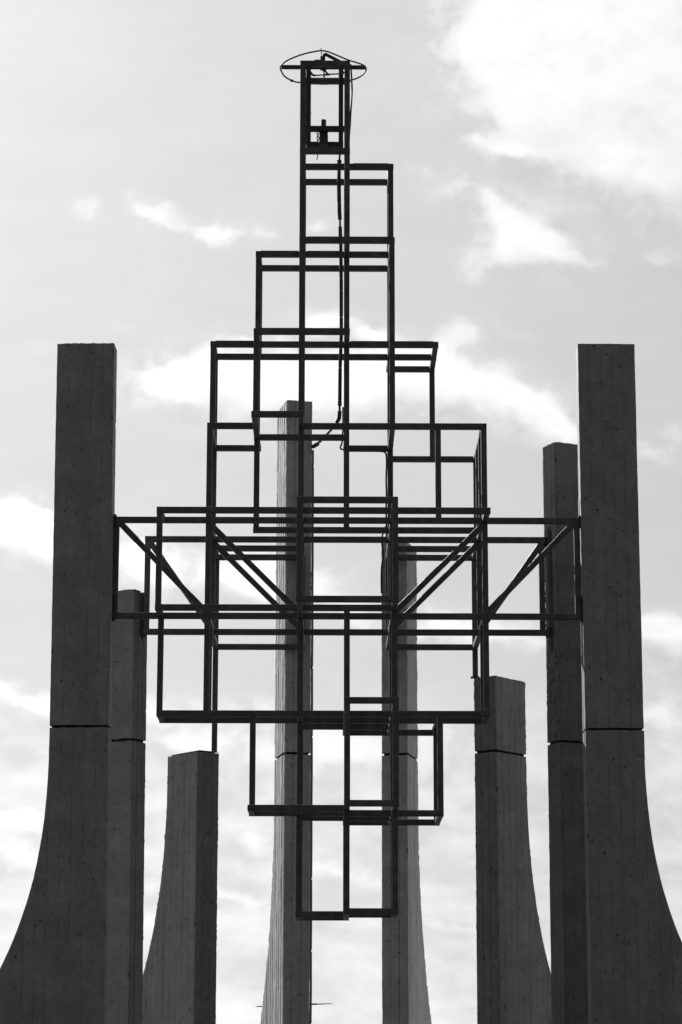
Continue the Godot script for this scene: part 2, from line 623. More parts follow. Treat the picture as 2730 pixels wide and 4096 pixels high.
func shaft(y0: float, y1: float, seed_: int, groove: float, slots: Array, marks: Array) -> ArrayMesh:
	# local x runs round the ring, local z points to the ring's middle; z = 0 is the inner face
	var arrays := [PackedVector3Array(), PackedVector3Array(), PackedColorArray(), PackedInt32Array()]
	var ys := PackedFloat32Array()
	var count := int((y1 - y0) / 0.045)
	for j in count + 1:
		ys.append(lerpf(y0, y1, float(j) / count))
	var reach := maxf(outer_edge(y0), W)
	var side_cols := PackedFloat32Array([0.0, 0.022, BOARD * 0.5])
	var n := 1
	while n * BOARD < reach:
		for o: float in [-0.004 - groove * 0.25, 0.0, 0.004 + groove * 0.25, BOARD * 0.5]:
			side_cols.append(line_at(n, seed_) + o)
		n += 1
	side_cols.append(1e6)
	var inner_cols := PackedFloat32Array([-1.0, -0.93])
	for i in 19:
		inner_cols.append(-0.84 + i * 1.68 / 18.0)
	inner_cols.append_array([-0.375, -0.35, -0.325, 0.305, 0.33, 0.355, 0.93, 1.0])
	inner_cols.sort()
	var rings := []                                   # bottom and top edge loops for the caps
	var faces := []
	for f in 4:
		var rows := []
		var tones := PackedFloat32Array()
		for y in ys:
			var row := PackedVector3Array()
			var end := minf(y - y0, y1 - y)
			var rough_end := 0.010 if end < 0.001 else 0.0
			var big := outer_edge(y)
			var c := [chip(0, y, seed_), chip(1, y, seed_), chip(2, y, seed_), chip(3, y, seed_)]
			if end < 0.03:
				for q in 4:
					c[q] += 0.010
			if f < 2:
				var s := -1.0 if f == 0 else 1.0
				var ci: float = c[0 if f == 0 else 1]
				var co: float = c[2 if f == 0 else 3]
				for k in side_cols.size():
					var r := side_cols[k]
					var last := r >= big - 0.03
					var x := s * T / 2
					var z := -r
					var tone := 1.0
					if k == 0:
						x -= s * ci
						z -= ci
					elif last:
						x -= s * co
						z = -(big - co)
					else:
						var near := maxi(int((k + 1) / 4.0), 0)      # the board line this column belongs to
						var line := line_at(near, seed_)
						var bn := near if r > line - 0.0005 else near - 1
						var b := board(bn, y, seed_ * 3 + f)
						tone = b.y
						var up_ := b.x
						for mk: Array in marks:
							if mk[0] == f:
								var q: float = Vector2(r - mk[1], y - mk[2]).length_squared() / (mk[3] * mk[3])
								if q < 4.0:
									up_ += mk[4] * exp(-q)
									tone *= 1.0 - mk[5] * exp(-q)
						if near > 0 and absf(r - line) < 0.001:
							up_ -= groove * clampf(0.55 + 1.3 * chips.get_noise_2d(y * 0.8 + near * 7.0, seed_ * 13.0 + f * 5.0), 0.1, 1.5)
							tone = 0.92
						up_ += relief.get_noise_3d(r * 3.0, y * 3.0, seed_ * 7.0 + f * 3.0) * 0.004
						x += s * up_
					var yy := y + (rough_end * (chips.get_noise_2d(x * 11.0 + seed_, z * 11.0) * 1.4 + 0.1) if rough_end > 0.0 else 0.0)
					row.append(Vector3(x, yy, z))
					tones.append(tone)
			else:
				var ca: float = c[0 if f == 2 else 2]
				var cb: float = c[1 if f == 2 else 3]
				for k in inner_cols.size():
					var q := inner_cols[k]
					var x := q * T / 2
					var z := 0.0 if f == 2 else -big
					var sgn := -1.0 if f == 2 else 1.0   # inward
					var tone := 1.0
					if k == 0:
						x += ca
						z += sgn * ca
					elif k == inner_cols.size() - 1:
						x -= cb
						z += sgn * cb
					else:
						var bn := 0 if q < -0.35 else (1 if q < 0.33 else 2)
						var b := board(bn + 20, y, seed_ * 3 + f)
						tone = b.y
						if absf(q + 0.35) < 0.004 or absf(q - 0.33) < 0.004:
							b.x -= groove * 0.8
							tone = 0.92
						z -= sgn * (b.x + relief.get_noise_3d(x * 3.0, y * 3.0, seed_ * 5.0 + f * 11.0) * 0.004)
						for mk: Array in marks:
							if mk[0] == f:
								var q2: float = Vector2(x - mk[1], y - mk[2]).length_squared() / (mk[3] * mk[3])
								if q2 < 4.0:
									z -= sgn * mk[4] * exp(-q2)
									tone *= 1.0 - mk[5] * exp(-q2)
						if f == 2:
							for sl: Array in slots:
								var dx: float = absf(x - sl[0])
								var half: float = sl[1]
								var dy := maxf(maxf(sl[2] + half - y, y - (sl[3] - half)), 0.0)
								if Vector2(dx, dy).length() < half:
									z -= sl[4]
					var yy := y + (rough_end * (chips.get_noise_2d(x * 11.0 + seed_, z * 11.0) * 1.4 + 0.1) if rough_end > 0.0 else 0.0)
					row.append(Vector3(x, yy, z))
					tones.append(tone)
			rows.append(row)
		faces.append(rows)
		face(arrays, rows, [Vector3(-1, 0, 0), Vector3(1, 0, 0), Vector3(0, 0, 1), Vector3(0, 0, -1)][f], tones)
	for e in [0, count]:
		var loop := PackedVector3Array()
		var a: PackedVector3Array = faces[2][e]
		var b: PackedVector3Array = faces[1][e]
		var c: PackedVector3Array = faces[3][e].duplicate()
		var d: PackedVector3Array = faces[0][e].duplicate()
		c.reverse()
		d.reverse()
		for p in [a, b, c, d]:
			loop.append_array(p)
		var v: PackedVector3Array = arrays[0]
		var nn: PackedVector3Array = arrays[1]
		var col: PackedColorArray = arrays[2]
		var idx: PackedInt32Array = arrays[3]
		var base := v.size()
		var up := Vector3.DOWN if e == 0 else Vector3.UP
		var mid := Vector3.ZERO
		for p in loop:
			mid += p
		mid = Vector3(0, ys[e], -outer_edge(ys[e]) / 2)
		v.append(mid)
		nn.append(up)
		col.append(Color(1, 1, 1))
		for p in loop:
			v.append(p)
			nn.append(up)
			col.append(Color(1, 1, 1))
		for i in loop.size():
			var j := (i + 1) % loop.size()
			if loop[i].distance_squared_to(loop[j]) < 1e-10:
				continue
			var turn := (loop[j] - mid).cross(loop[i] - mid).dot(up) > 0.0
			if turn:
				idx.append_array([base, base + 1 + i, base + 1 + j])
			else:
				idx.append_array([base, base + 1 + j, base + 1 + i])
		arrays[0] = v
		arrays[1] = nn
		arrays[2] = col
		arrays[3] = idx
	var all := []
	all.resize(Mesh.ARRAY_MAX)
	all[Mesh.ARRAY_VERTEX] = arrays[0]
	all[Mesh.ARRAY_NORMAL] = arrays[1]
	all[Mesh.ARRAY_COLOR] = arrays[2]
	all[Mesh.ARRAY_INDEX] = arrays[3]
	var mesh := ArrayMesh.new()
	mesh.add_surface_from_arrays(Mesh.PRIMITIVE_TRIANGLES, all)
	return mesh


func make_pillars() -> void:
	# x, k of the middle of the inner face, direction outward (degrees from straight back), top (modules), groove depth, slots
	var joint := -4.57
	var list := [
		[-4.968, 1.842, -88.4, 3.867, 0.012, [], "tall concrete pillar at the far left whose flared foot leaves the picture on the left"],
		[-4.497, 3.94, -65.0, -1.208, 0.010, [[0.05, 0.06, -2.25, 0.2, 0.05]], "slim concrete pillar tucked close behind the tall left-hand pillar"],
		[-3.124, 5.854, -36.9, -4.585, 0.013, [], "shortest concrete pillar, left of centre, with a thin steel plate on its top"],
		[-1.089, 6.093, -12.4, 3.805, 0.024, [], "concrete pillar behind the middle of the frame with a bright ribbed left side"],
		[1.134, 6.202, 13.4, 0.426, 0.024, [], "concrete pillar behind the frame with pale ribs on its right side"],
		[3.184, 5.666, 38.4, -2.851, 0.018, [], "low concrete pillar right of centre with a steel post standing on its top corner"],
		[4.608, 4.074, 66.3, 2.236, 0.011, [[-0.02, 0.07, -2.5, 0.28, 0.07]], "pitted concrete pillar partly hidden behind the tall right-hand pillar"],
		[5.092, 2.141, 90.3, 3.971, 0.014, [], "tall concrete pillar at the far right whose flared foot leaves the picture on the right"]]
	for i in list.size():
		var p: Array = list[i]
		var o := thing("concrete_pillar" if i == 0 else "concrete_pillar_%03d" % i, p[6], "pillar", at(p[0], -GROUND, p[1]), "flared concrete pillars standing in a half ring")
		# some lean a hair from upright
		var lean: float = {0: 0.0072, 1: 0.007}.get(i, 0.0)
		o.basis = Basis(Vector3(0, 0, 1), lean) * Basis(Vector3.UP, -deg_to_rad(p[2]))
		var top: float = (p[3] + GROUND) * U
		var slots := []
		for s: Array in p[5]:
			slots.append([s[0], s[1], (s[2] + GROUND) * U, (s[3] + GROUND) * U, s[4]])
		# rock pockets, dents and bumps: face (0 left, 1 right, 2 inner), place on it, height, radius, proud, dirt
		var marks := []
		var pit := RandomNumberGenerator.new()
		pit.seed = 300 + i
		if i == 6:
			for q in 50:
				var h := -2.5 - 2.0 * pit.randf()
				var swing := 0.06 + 0.10 * sin(h * 2.2)
				marks.append([2, clampf(swing + pit.randfn() * 0.11, -0.2, 0.21), (h + GROUND) * U, pit.randf_range(0.014, 0.036), -0.03, 0.4])
			for q in 40:
				marks.append([0, absf(pit.randfn()) * 0.16 + 0.02, (-2.45 - 1.4 * pit.randf() + GROUND) * U, pit.randf_range(0.014, 0.036), -0.03, 0.4])
		elif i == 5:
			marks.append([0, 0.62, (-7.2 + GROUND) * U, 0.075, 0.04, 0.0])
			marks.append([1, 0.62, (-7.2 + GROUND) * U, 0.075, 0.04, 0.0])
		elif i == 7 or i == 0:
			for q in 26:
				marks.append([0 if i == 7 else 1, 0.1 + pit.randf() * 0.8, (p[3] - 0.1 - absf(pit.randfn()) * 0.5 + GROUND) * U, pit.randf_range(0.015, 0.035), -0.02, 0.5])
		for q in 16:
			var face_ := pit.randi() % 3
			marks.append([face_, pit.randf_range(0.05, 0.85) if face_ < 2 else pit.randf_range(-0.2, 0.2), pit.randf_range(2.5, top), pit.randf_range(0.016, 0.03), -0.02, 0.45])
		var cut := (joint + GROUND) * U
		var seed_ := i + 1
		if top < cut + 0.1:
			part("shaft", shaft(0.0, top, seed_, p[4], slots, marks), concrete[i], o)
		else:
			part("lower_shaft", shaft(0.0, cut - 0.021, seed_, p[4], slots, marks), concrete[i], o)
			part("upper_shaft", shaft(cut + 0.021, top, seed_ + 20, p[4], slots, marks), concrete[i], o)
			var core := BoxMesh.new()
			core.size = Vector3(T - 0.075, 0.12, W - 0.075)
			part("joint_core", core, gap_shade, o, Transform3D(Basis(), Vector3(0, cut, -W / 2)))  # recessed concrete core, its gap shade painted in by colour


# ---------------------------------------------------------------- steel frame

# level, depth k, from x, to x
const BEAMS := [
	["T", 2, -1, 0], ["T", 3, -1, 0],
	["1", 2, -1, 0], ["1", 3, -1, 1], ["1", 4, -1, 1],
	["2", 2, -1, 1], ["2", 3, -2, 1], ["2", 4, -2, 1],
	["3", 2, -2, 0], ["3", 3, -3, 2], ["3", 4, -3, 2], ["3", 5, 1, 2],
	["4", 1, -2, -1], ["4", 2, -3, -2], ["4", 2, -1, 3], ["4", 3, -2, 0], ["4", 4, -3, -2], ["4", 4, 0, 1], ["4", 5, 1, 3],
	["5", 0, -1, 1], ["5", 1, -4, 3], ["5", 2, -5, 5], ["5", 3, -2, 3], ["5", 4, -4.46, 4.42], ["5", 5, -3, -1], ["5", 5, 1, 3], ["5", 6, -3, -1], ["5", 6, 1, 3],
	["6", 0, -1, 1], ["6", 1, -4, 1], ["6", 2, -5, 5], ["6", 4, -4.52, 4.52], ["6", 6, -3, -1], ["6", 6, 1, 3],
	["7", 0, 0, 1], ["7", 2, -4, 3], ["7", 3, -4, 3], ["7", 4, -1, 1], ["7", 5, 0, 2],
	["8", 0, 0, 1], ["8", 1, -2, 0], ["8", 2, -2, 2], ["8", 3, -1, 1], ["8", 4, 0, 2],
	["9", 1, 0, 1], ["9", 2, -1, 0], ["9", 2, 0, 1], ["9", 3, -1, 0]]
# x, depth k, from level, to level
const POSTS := [
	[-1, 2, "T", "4"], [0, 2, "T", "2"], [-1, 3, "T", "4"], [0, 3, "T", "5"],
	[1, 3, "1", "3"], [1, 4, "1", "5"], [-1, 4, "1", "2"], [0, 4, "1", "2"],
	[-2, 3, "2", "5"], [-2, 4, "2", "3"], [1, 2, "2", "4"],
	[-3, 3, "3", "4"], [-3, 4, "3", "5"], [-2, 2, "3", "4"], [2, 5, "3", "4"],
	[-3, 2, "4", "7"], [-1, 2, "4", "7"], [2, 2, "4", "5"], [3, 2, "4", "7"], [3, 3, "4", "5"], [3, 4, "4", "6"], [3, 5, "4", "5"],
	[-1, 0, "5", "6"], [1, 0, "5", "6"], [-4, 1, "5", "6"], [-3, 4, "5", "6"], [-1, 4, "5", "6"], [1, 2, "5", "6"], [1, 4, "5", "6"],
	[-1, 6, "5", "6"], [1, 6, "5", "6"],
	[-4, 2, "6", "7"], [-3, 3, "6", "7"], [-1, 3, "6", "9"], [0, 1, "6", "7"], [1, 1, "6", "7"], [3, 3, "6", "7"], [1, 3, "6", "7"],
	[0, 0, "7", "8"], [1, 0, "7", "8"], [-2, 2, "7", "8"], [2, 2, "7", "8"], [2, 4, "7", "8"], [1, 2, "7", "9"],
	[0, 1, "8", "9"], [1, 1, "8", "9"], [-1, 2, "8", "9"], [0, 3, "8", "9"]]
# level, x, from k, to k
const CROSS := [
	["T", -1, 2, 3], ["T", 0, 2, 3], ["1", -1, 2, 4], ["1", 0, 2, 4], ["1", 1, 3, 4],
	["2", -2, 3, 4], ["2", -1, 2, 4], ["2", 0, 2, 4], ["2", 1, 2, 4],
	["3", -3, 3, 4], ["3", -2, 2, 4], ["3", 0, 2, 3], ["3", 1, 3, 5], ["3", 2, 3, 5],
	["4", -3, 2, 4], ["4", -2, 1, 4], ["4", -1, 1, 3], ["4", 0, 3, 4], ["4", 1, 2, 5], ["4", 3, 2, 5],
	["5", -4, 1, 2], ["5", -3, 2, 6], ["5", -1, 0, 6], ["5", 1, 0, 6], ["5", 3, 1, 6],
	["6", -4, 1, 2], ["6", -3, 2, 6], ["6", -1, 0, 6], ["6", 1, 0, 6], ["6", 3, 2, 6], ["6", 0, 1, 2],
	["7", -4, 2, 3], ["7", -1, 2, 4], ["7", 0, 0, 5], ["7", 1, 0, 5], ["7", 2, 3, 5], ["7", 3, 2, 3],
	["8", -2, 1, 2], ["8", -1, 1, 3], ["8", 0, 0, 4], ["8", 1, 0, 4], ["8", 2, 2, 4],
	["9", -1, 2, 3], ["9", 0, 1, 3], ["9", 1, 1, 2]]


func make_frame() -> void:
	var base := at(-0.5, -8.5, 3)
	var o := thing("steel_frame", "dark welded steel frame of stacked open cubes hung between the concrete pillars", "sculpture", base)
	for b: Array in BEAMS:
		var h: float = LEVEL[b[0]]
		var a := at(b[2], h, b[1])
		var c := at(b[3], h, b[1])
		var open_left: bool = absf(b[2]) > 4.2
		var open_right: bool = absf(b[3]) > 4.2
		var grow := TUBE / 2
		if open_left:
			a.x -= 0.05
		else:
			a.x -= grow
		if open_right:
			c.x += 0.05
		else:
			c.x += grow
		member("beam", a, c, TUBE, o, base)
	for p: Array in POSTS:
		member("post", at(p[0], LEVEL[p[3]], p[1]), at(p[0], LEVEL[p[2]], p[1]), TUBE - 0.003, o, base)
	for c: Array in CROSS:
		var a := at(c[1], LEVEL[c[0]], c[2])
		var b := at(c[1], LEVEL[c[0]], c[3])
		member("cross_beam", a + Vector3(0, 0, TUBE / 2 - 0.004), b - Vector3(0, 0, TUBE / 2 - 0.004), TUBE - 0.006, o, base)
	# the posts that stand on the two low pillars
	member("post", at(-3, -4.54, 6), at(-3, LEVEL["5"], 6), TUBE - 0.003, o, base)
	member("post", at(3, -2.80, 6), at(3, LEVEL["5"], 6), TUBE - 0.003, o, base)
	# posts against the pillars
	for s in [[-5, 2], [5, 2], [-4.46, 4], [4.40, 4]]:
		member("wall_post", at(s[0], LEVEL["6"], s[1]), at(s[0], LEVEL["5"], s[1]), TUBE - 0.003, o, base)
	# diagonal braces with socket sleeves at their ends
	for k: int in [2, 4]:
		var end: float = 4.93 if k == 2 else 4.42
		for s: int in [-1, 1]:
			for pair: Array in [[end, 3.0], [3.0, 1.0]]:
				var a := at(s * pair[0], -0.06, k)
				var b := at(s * pair[1], LEVEL["6"] + 0.05, k)
				var brace := member("diagonal_brace", a, b, TUBE - 0.009, o, base)
				for e in [-1, 1]:
					var len_ := a.distance_to(b)
					part("socket_sleeve", square_tube(0.42, TUBE - 0.001), steel, brace, Transform3D(Basis(), Vector3(e * (len_ / 2 - 0.19), 0, 0)))
	# plates that hold the frame to the pillars
	for s in [[-5.03, 2, -88.4, -0.02, 0.2], [-5.03, 2, -88.4, -1.95, 0.42], [5.06, 2, 90.3, -0.02, 0.2], [5.06, 2, 90.3, -1.95, 0.42], [-4.53, 4, -65.0, -2.1, 0.17], [4.55, 4, 66.3, -2.1, 0.17], [4.5, 4.02, 66.3, -0.03, 0.16]]:
		var plate := square_tube(0.03, s[4], 0.16)
		var turn := Basis(Vector3.UP, -deg_to_rad(s[2])) * Basis(Vector3.UP, PI / 2)
		var holder := part("mounting_plate", plate, steel_dark, o, Transform3D(turn, at(s[0], s[3], s[1]) - base))
		var tall: float = s[4]
		for by in [-1, 1]:
			for bz in [-1, 1]:
				var bolt := CylinderMesh.new()
				bolt.top_radius = 0.011
				bolt.bottom_radius = 0.011
				bolt.height = 0.05
				bolt.radial_segments = 6
				bolt.rings = 1
				part("bolt", bolt, steel, holder, Transform3D(Basis(Vector3(0, 0, 1), PI / 2), Vector3(0, by * (tall / 2 - 0.03), bz * 0.055)))
	# foot plates on the low pillars
	var slab := square_tube(W * 0.93, 0.010, T * 0.86)
	var th := deg_to_rad(-36.9)
	var mid := at(-3.124 + sin(th) * 0.57, -4.558, 5.854 + cos(th) * 0.57)
	part("base_plate", slab, steel_dark, o, Transform3D(Basis(Vector3.UP, -th) * Basis(Vector3.UP, PI / 2), mid - base))
	part("base_plate", square_tube(0.15, 0.02, 0.15), steel_dark, o, Transform3D(Basis(), at(2.99, -2.82, 5.98) - base))
	# thin cap strips lying on some of the upper beams
	for s: Array in [["1", 3, 0.15, 0.95], ["2", 3, -1.95, -1.1], ["2", 3, -0.9, -0.1], ["2", 2, -0.9, 1.0], ["3", 2, -1.98, -0.05], ["3", 3, -2.95, -2.1], ["3", 3, 0.1, 1.95]]:
		var a := at(s[2], LEVEL[s[0]], s[1])
		var b := at(s[3], LEVEL[s[0]], s[1])
		part("cap_strip", square_tube(a.distance_to(b), 0.008, TUBE * 0.8), steel, o, Transform3D(Basis(), (a + b) / 2 - base + Vector3(0, TUBE / 2 + 0.003, 0.004)))


func member(called: String, a: Vector3, b: Vector3, size: float, parent: Node, base: Vector3) -> MeshInstance3D:
	var x := (b - a).normalized()
	var y := Vector3.UP if absf(x.y) < 0.8 else Vector3.RIGHT
	if called == "diagonal_brace":
		y = Vector3(0, 0, 1)
	var z := x.cross(y).normalized()
	y = z.cross(x)
	var shift := Vector3(rng.randfn(), rng.randfn(), rng.randfn()) * 0.0009
	return part(called, square_tube(snappedf(a.distance_to(b), 0.001), size), steel, parent, Transform3D(Basis(x, y, z), (a + b) / 2 - base + shift))


# ---------------------------------------------------------------- burner in the top cube

func block(called: String, x0: float, x1: float, h0: float, h1: float, k0: float, k1: float, parent: Node, base: Vector3, m: Material) -> void:
	var a := at(x0, h0, k1)
	var b := at(x1, h1, k0)
	var d := (b - a).abs()
	part(called, square_tube(d.x, d.y, d.z), m, parent, Transform3D(Basis(), (a + b) / 2 - base))


func turned(profile: Array, sides := 20) -> ArrayMesh:
	var st := SurfaceTool.new()
	st.begin(Mesh.PRIMITIVE_TRIANGLES)
	for i in profile.size() - 1:
		var p: Vector2 = profile[i]
		var q: Vector2 = profile[i + 1]
		for s in sides:
			var a := Vector3(cos(TAU * s / sides), 0, sin(TAU * s / sides))
			var b := Vector3(cos(TAU * (s + 1) / sides), 0, sin(TAU * (s + 1) / sides))
			var out := a + b
			if absf(q.x - p.x) > absf(q.y - p.y):
				out = Vector3(0, 1 if q.x < p.x else -1, 0)
			quad(st, a * p.x + Vector3(0, p.y, 0), b * p.x + Vector3(0, p.y, 0), b * q.x + Vector3(0, q.y, 0), a * q.x + Vector3(0, q.y, 0), out)
	return st.commit()


func chain(called: String, label: String, from: Vector3, links: int, size: float) -> void:
	var o := thing(called, label, "chain", from)
	for i in links:
		var loop := PackedVector3Array()
		for s in 14:
			var a := TAU * s / 14
			var q := Vector3(cos(a) * size * 0.30, sin(a) * size * 0.56, 0)
			if i % 2:
				q = Vector3(0, q.y, q.x)
			loop.append(q)
		part("link", pipe(loop, size * 0.11, 6, true), steel_dark, o, Transform3D(Basis(Vector3.UP, 0.5), Vector3(0, -size * 0.55 - i * size * 0.82, 0)))


func make_burner() -> void:
	var base := at(-0.54, 8.58, 2.5)
	var o := thing("gas_burner", "gas burner in an inner steel stand inside the topmost cube of the frame", "burner", base)
	for k: float in [2.30, 2.70]:
		var foot := 8.86 + (k - 2.5) * 0.38
		block("stand_post", -0.930, -0.826, foot, 10.68, k - 0.035, k + 0.035, o, base, steel_dark)
		block("stand_post", -0.193, -0.088, foot, 10.68, k - 0.035, k + 0.035, o, base, steel_dark)
	block("upper_crossbar", -0.946, -0.066, 9.135, 9.246, 2.32, 2.46, o, base, steel_dark)
	block("lower_crossbar", -0.928, -0.084, 8.83, 8.942, 2.52, 2.66, o, base, steel_dark)
	var body := turned([Vector2(0.001, 8.82 * U), Vector2(0.087, 8.82 * U), Vector2(0.085, 8.88 * U), Vector2(0.079, 8.93 * U), Vector2(0.074, 9.24 * U), Vector2(0.001, 9.24 * U)])
	var mid := at(-0.535, 0, 2.5)
	part("burner_body", body, steel_dark, o, Transform3D(Basis(), Vector3(mid.x, GROUND * U, mid.z) - base))
	block("burner_plate", -0.652, -0.44, 9.238, 9.262, 2.39, 2.61, o, base, steel_dark)
	var cap := turned([Vector2(0.001, 9.25 * U), Vector2(0.0455, 9.25 * U), Vector2(0.0455, 9.438 * U), Vector2(0.043, 9.45 * U), Vector2(0.036, 9.45 * U), Vector2(0.036, 9.40 * U), Vector2(0.001, 9.40 * U)])
	part("burner_tube", cap, steel, o, Transform3D(Basis(), Vector3(mid.x, GROUND * U, mid.z) - base))
	part("strap", square_tube(0.10, 0.012, 0.012), steel_dark, o, Transform3D(Basis(), at(-0.875, 9.51, 2.24) - base))
	# pilot pipe with elbows across the upper part of the stand
	var st := SurfaceTool.new()
	st.begin(Mesh.PRIMITIVE_TRIANGLES)
	for p: Array in [[[[-0.84, 10.72, 2.75], [-0.79, 10.645, 2.75]], 0.019], [[[-0.80, 10.65, 2.75], [-0.73, 10.634, 2.75]], 0.019], [[[-0.75, 10.634, 2.75], [-0.50, 10.652, 2.75]], 0.012], [[[-0.50, 10.654, 2.75], [-0.40, 10.664, 2.75]], 0.019], [[[-0.42, 10.664, 2.75], [-0.07, 10.686, 2.75]], 0.012], [[[-0.535, 10.77, 2.7], [-0.435, 10.655, 2.74]], 0.016], [[[-0.13, 10.67, 2.73], [-0.075, 10.72, 2.73]], 0.022]]:
		var path := grid_points(p[0])
		for i in path.size():
			path[i] -= base
		pipe_into(st, path, p[1], 10)
	part("pilot_pipe", st.commit(), steel_dark, o)
	var flange := turned([Vector2(0.001, -0.03), Vector2(0.030, -0.028), Vector2(0.058, 0.0), Vector2(0.058, 0.012), Vector2(0.001, 0.012)])
	part("flange", flange, steel_dark, o, Transform3D(Basis(), at(-0.53, 10.69, 2.5) - base))
	# igniter on the top: a box, a bent pipe over it and a thin rod
	block("igniter_box", -0.612, -0.50, 10.66, 10.985, 2.44, 2.54, o, base, steel_dark)
	var bend := smooth_path(grid_points([[-0.545, 10.75, 2.5], [-0.54, 10.96, 2.5], [-0.525, 11.025, 2.5], [-0.49, 11.045, 2.5], [-0.44, 11.02, 2.5], [-0.18, 10.88, 2.5], [-0.1, 10.84, 2.5]]), 4)
	for i in bend.size():
		bend[i] -= base
	part("bent_pipe", pipe(bend, 0.029, 12), steel_dark, o)
	var rod := smooth_path(grid_points([[-0.601, 11.155, 2.4], [-0.595, 11.06, 2.4], [-0.577, 10.95, 2.4], [-0.559, 10.80, 2.4]]), 3)
	for i in rod.size():
		rod[i] -= base
	part("ignition_rod", pipe(rod, 0.0075, 8), steel_dark, o)
	var low_rod := grid_points([[-0.645, 8.72, 2.5], [-0.689, 8.484, 2.5]])
	for i in 2:
		low_rod[i] -= base
	part("drain_rod", pipe(low_rod, 0.009, 8), steel_dark, o)
	block("lid_plate", -0.74, -0.55, 10.672, 10.69, 1.95, 2.1, o, base, steel)
	chain("chain", "short chain hanging beside the gas burner in the top cube", at(-0.664, 9.15, 2.38), 4, 0.062)
	chain("chain_001", "short chain hanging under the crossbar at the very top of the frame", at(-0.529, 10.74, 2.6), 4, 0.056)


func make_hoop() -> void:
	var base := at(-0.54, 10.7, 2.5)
	var o := thing("wire_hoop", "thin wire hoop on a flat crossbar round the top of the frame", "hoop", base)
	var ring := [[-0.95, 10.70, 3.35], [-1.16, 10.676, 3.25], [-1.272, 10.671, 3.152], [-1.423, 10.679, 2.944], [-1.497, 10.71, 2.759], [-1.53, 10.717, 2.5], [-1.488, 10.690, 2.241], [-1.342, 10.674, 1.952], [-1.079, 10.687, 1.706], [-0.841, 10.709, 1.595], [-0.625, 10.732, 1.553],
		[-0.453, 10.717, 1.555], [-0.237, 10.645, 1.6], [0.022, 10.587, 1.732], [0.241, 10.608, 1.946], [0.374, 10.654, 2.193], [0.433, 10.713, 2.5], [0.414, 10.698, 2.689], [0.297, 10.705, 2.989], [0.122, 10.715, 3.198], [-0.1, 10.72, 3.35], [-0.5, 10.71, 3.45]]
	var path := smooth_path(grid_points(ring), 5, true)
	for i in path.size():
		path[i] -= base
	part("hoop", pipe(path, 0.0140, 8, true), rubber, o)
	block("crossbar", -1.505, 0.424, 10.684, 10.78, 2.48, 2.52, o, base, steel_dark)
	for p: Array in [[-1.272, 10.671, 3.152], [0.07, 10.715, 3.24]]:
		part("clip", square_tube(0.05, 0.035, 0.035), steel_dark, o, Transform3D(Basis(Vector3.UP, 0.4), at(p[0], p[1], p[2]) - base))


# ---------------------------------------------------------------- gas pipe and cables

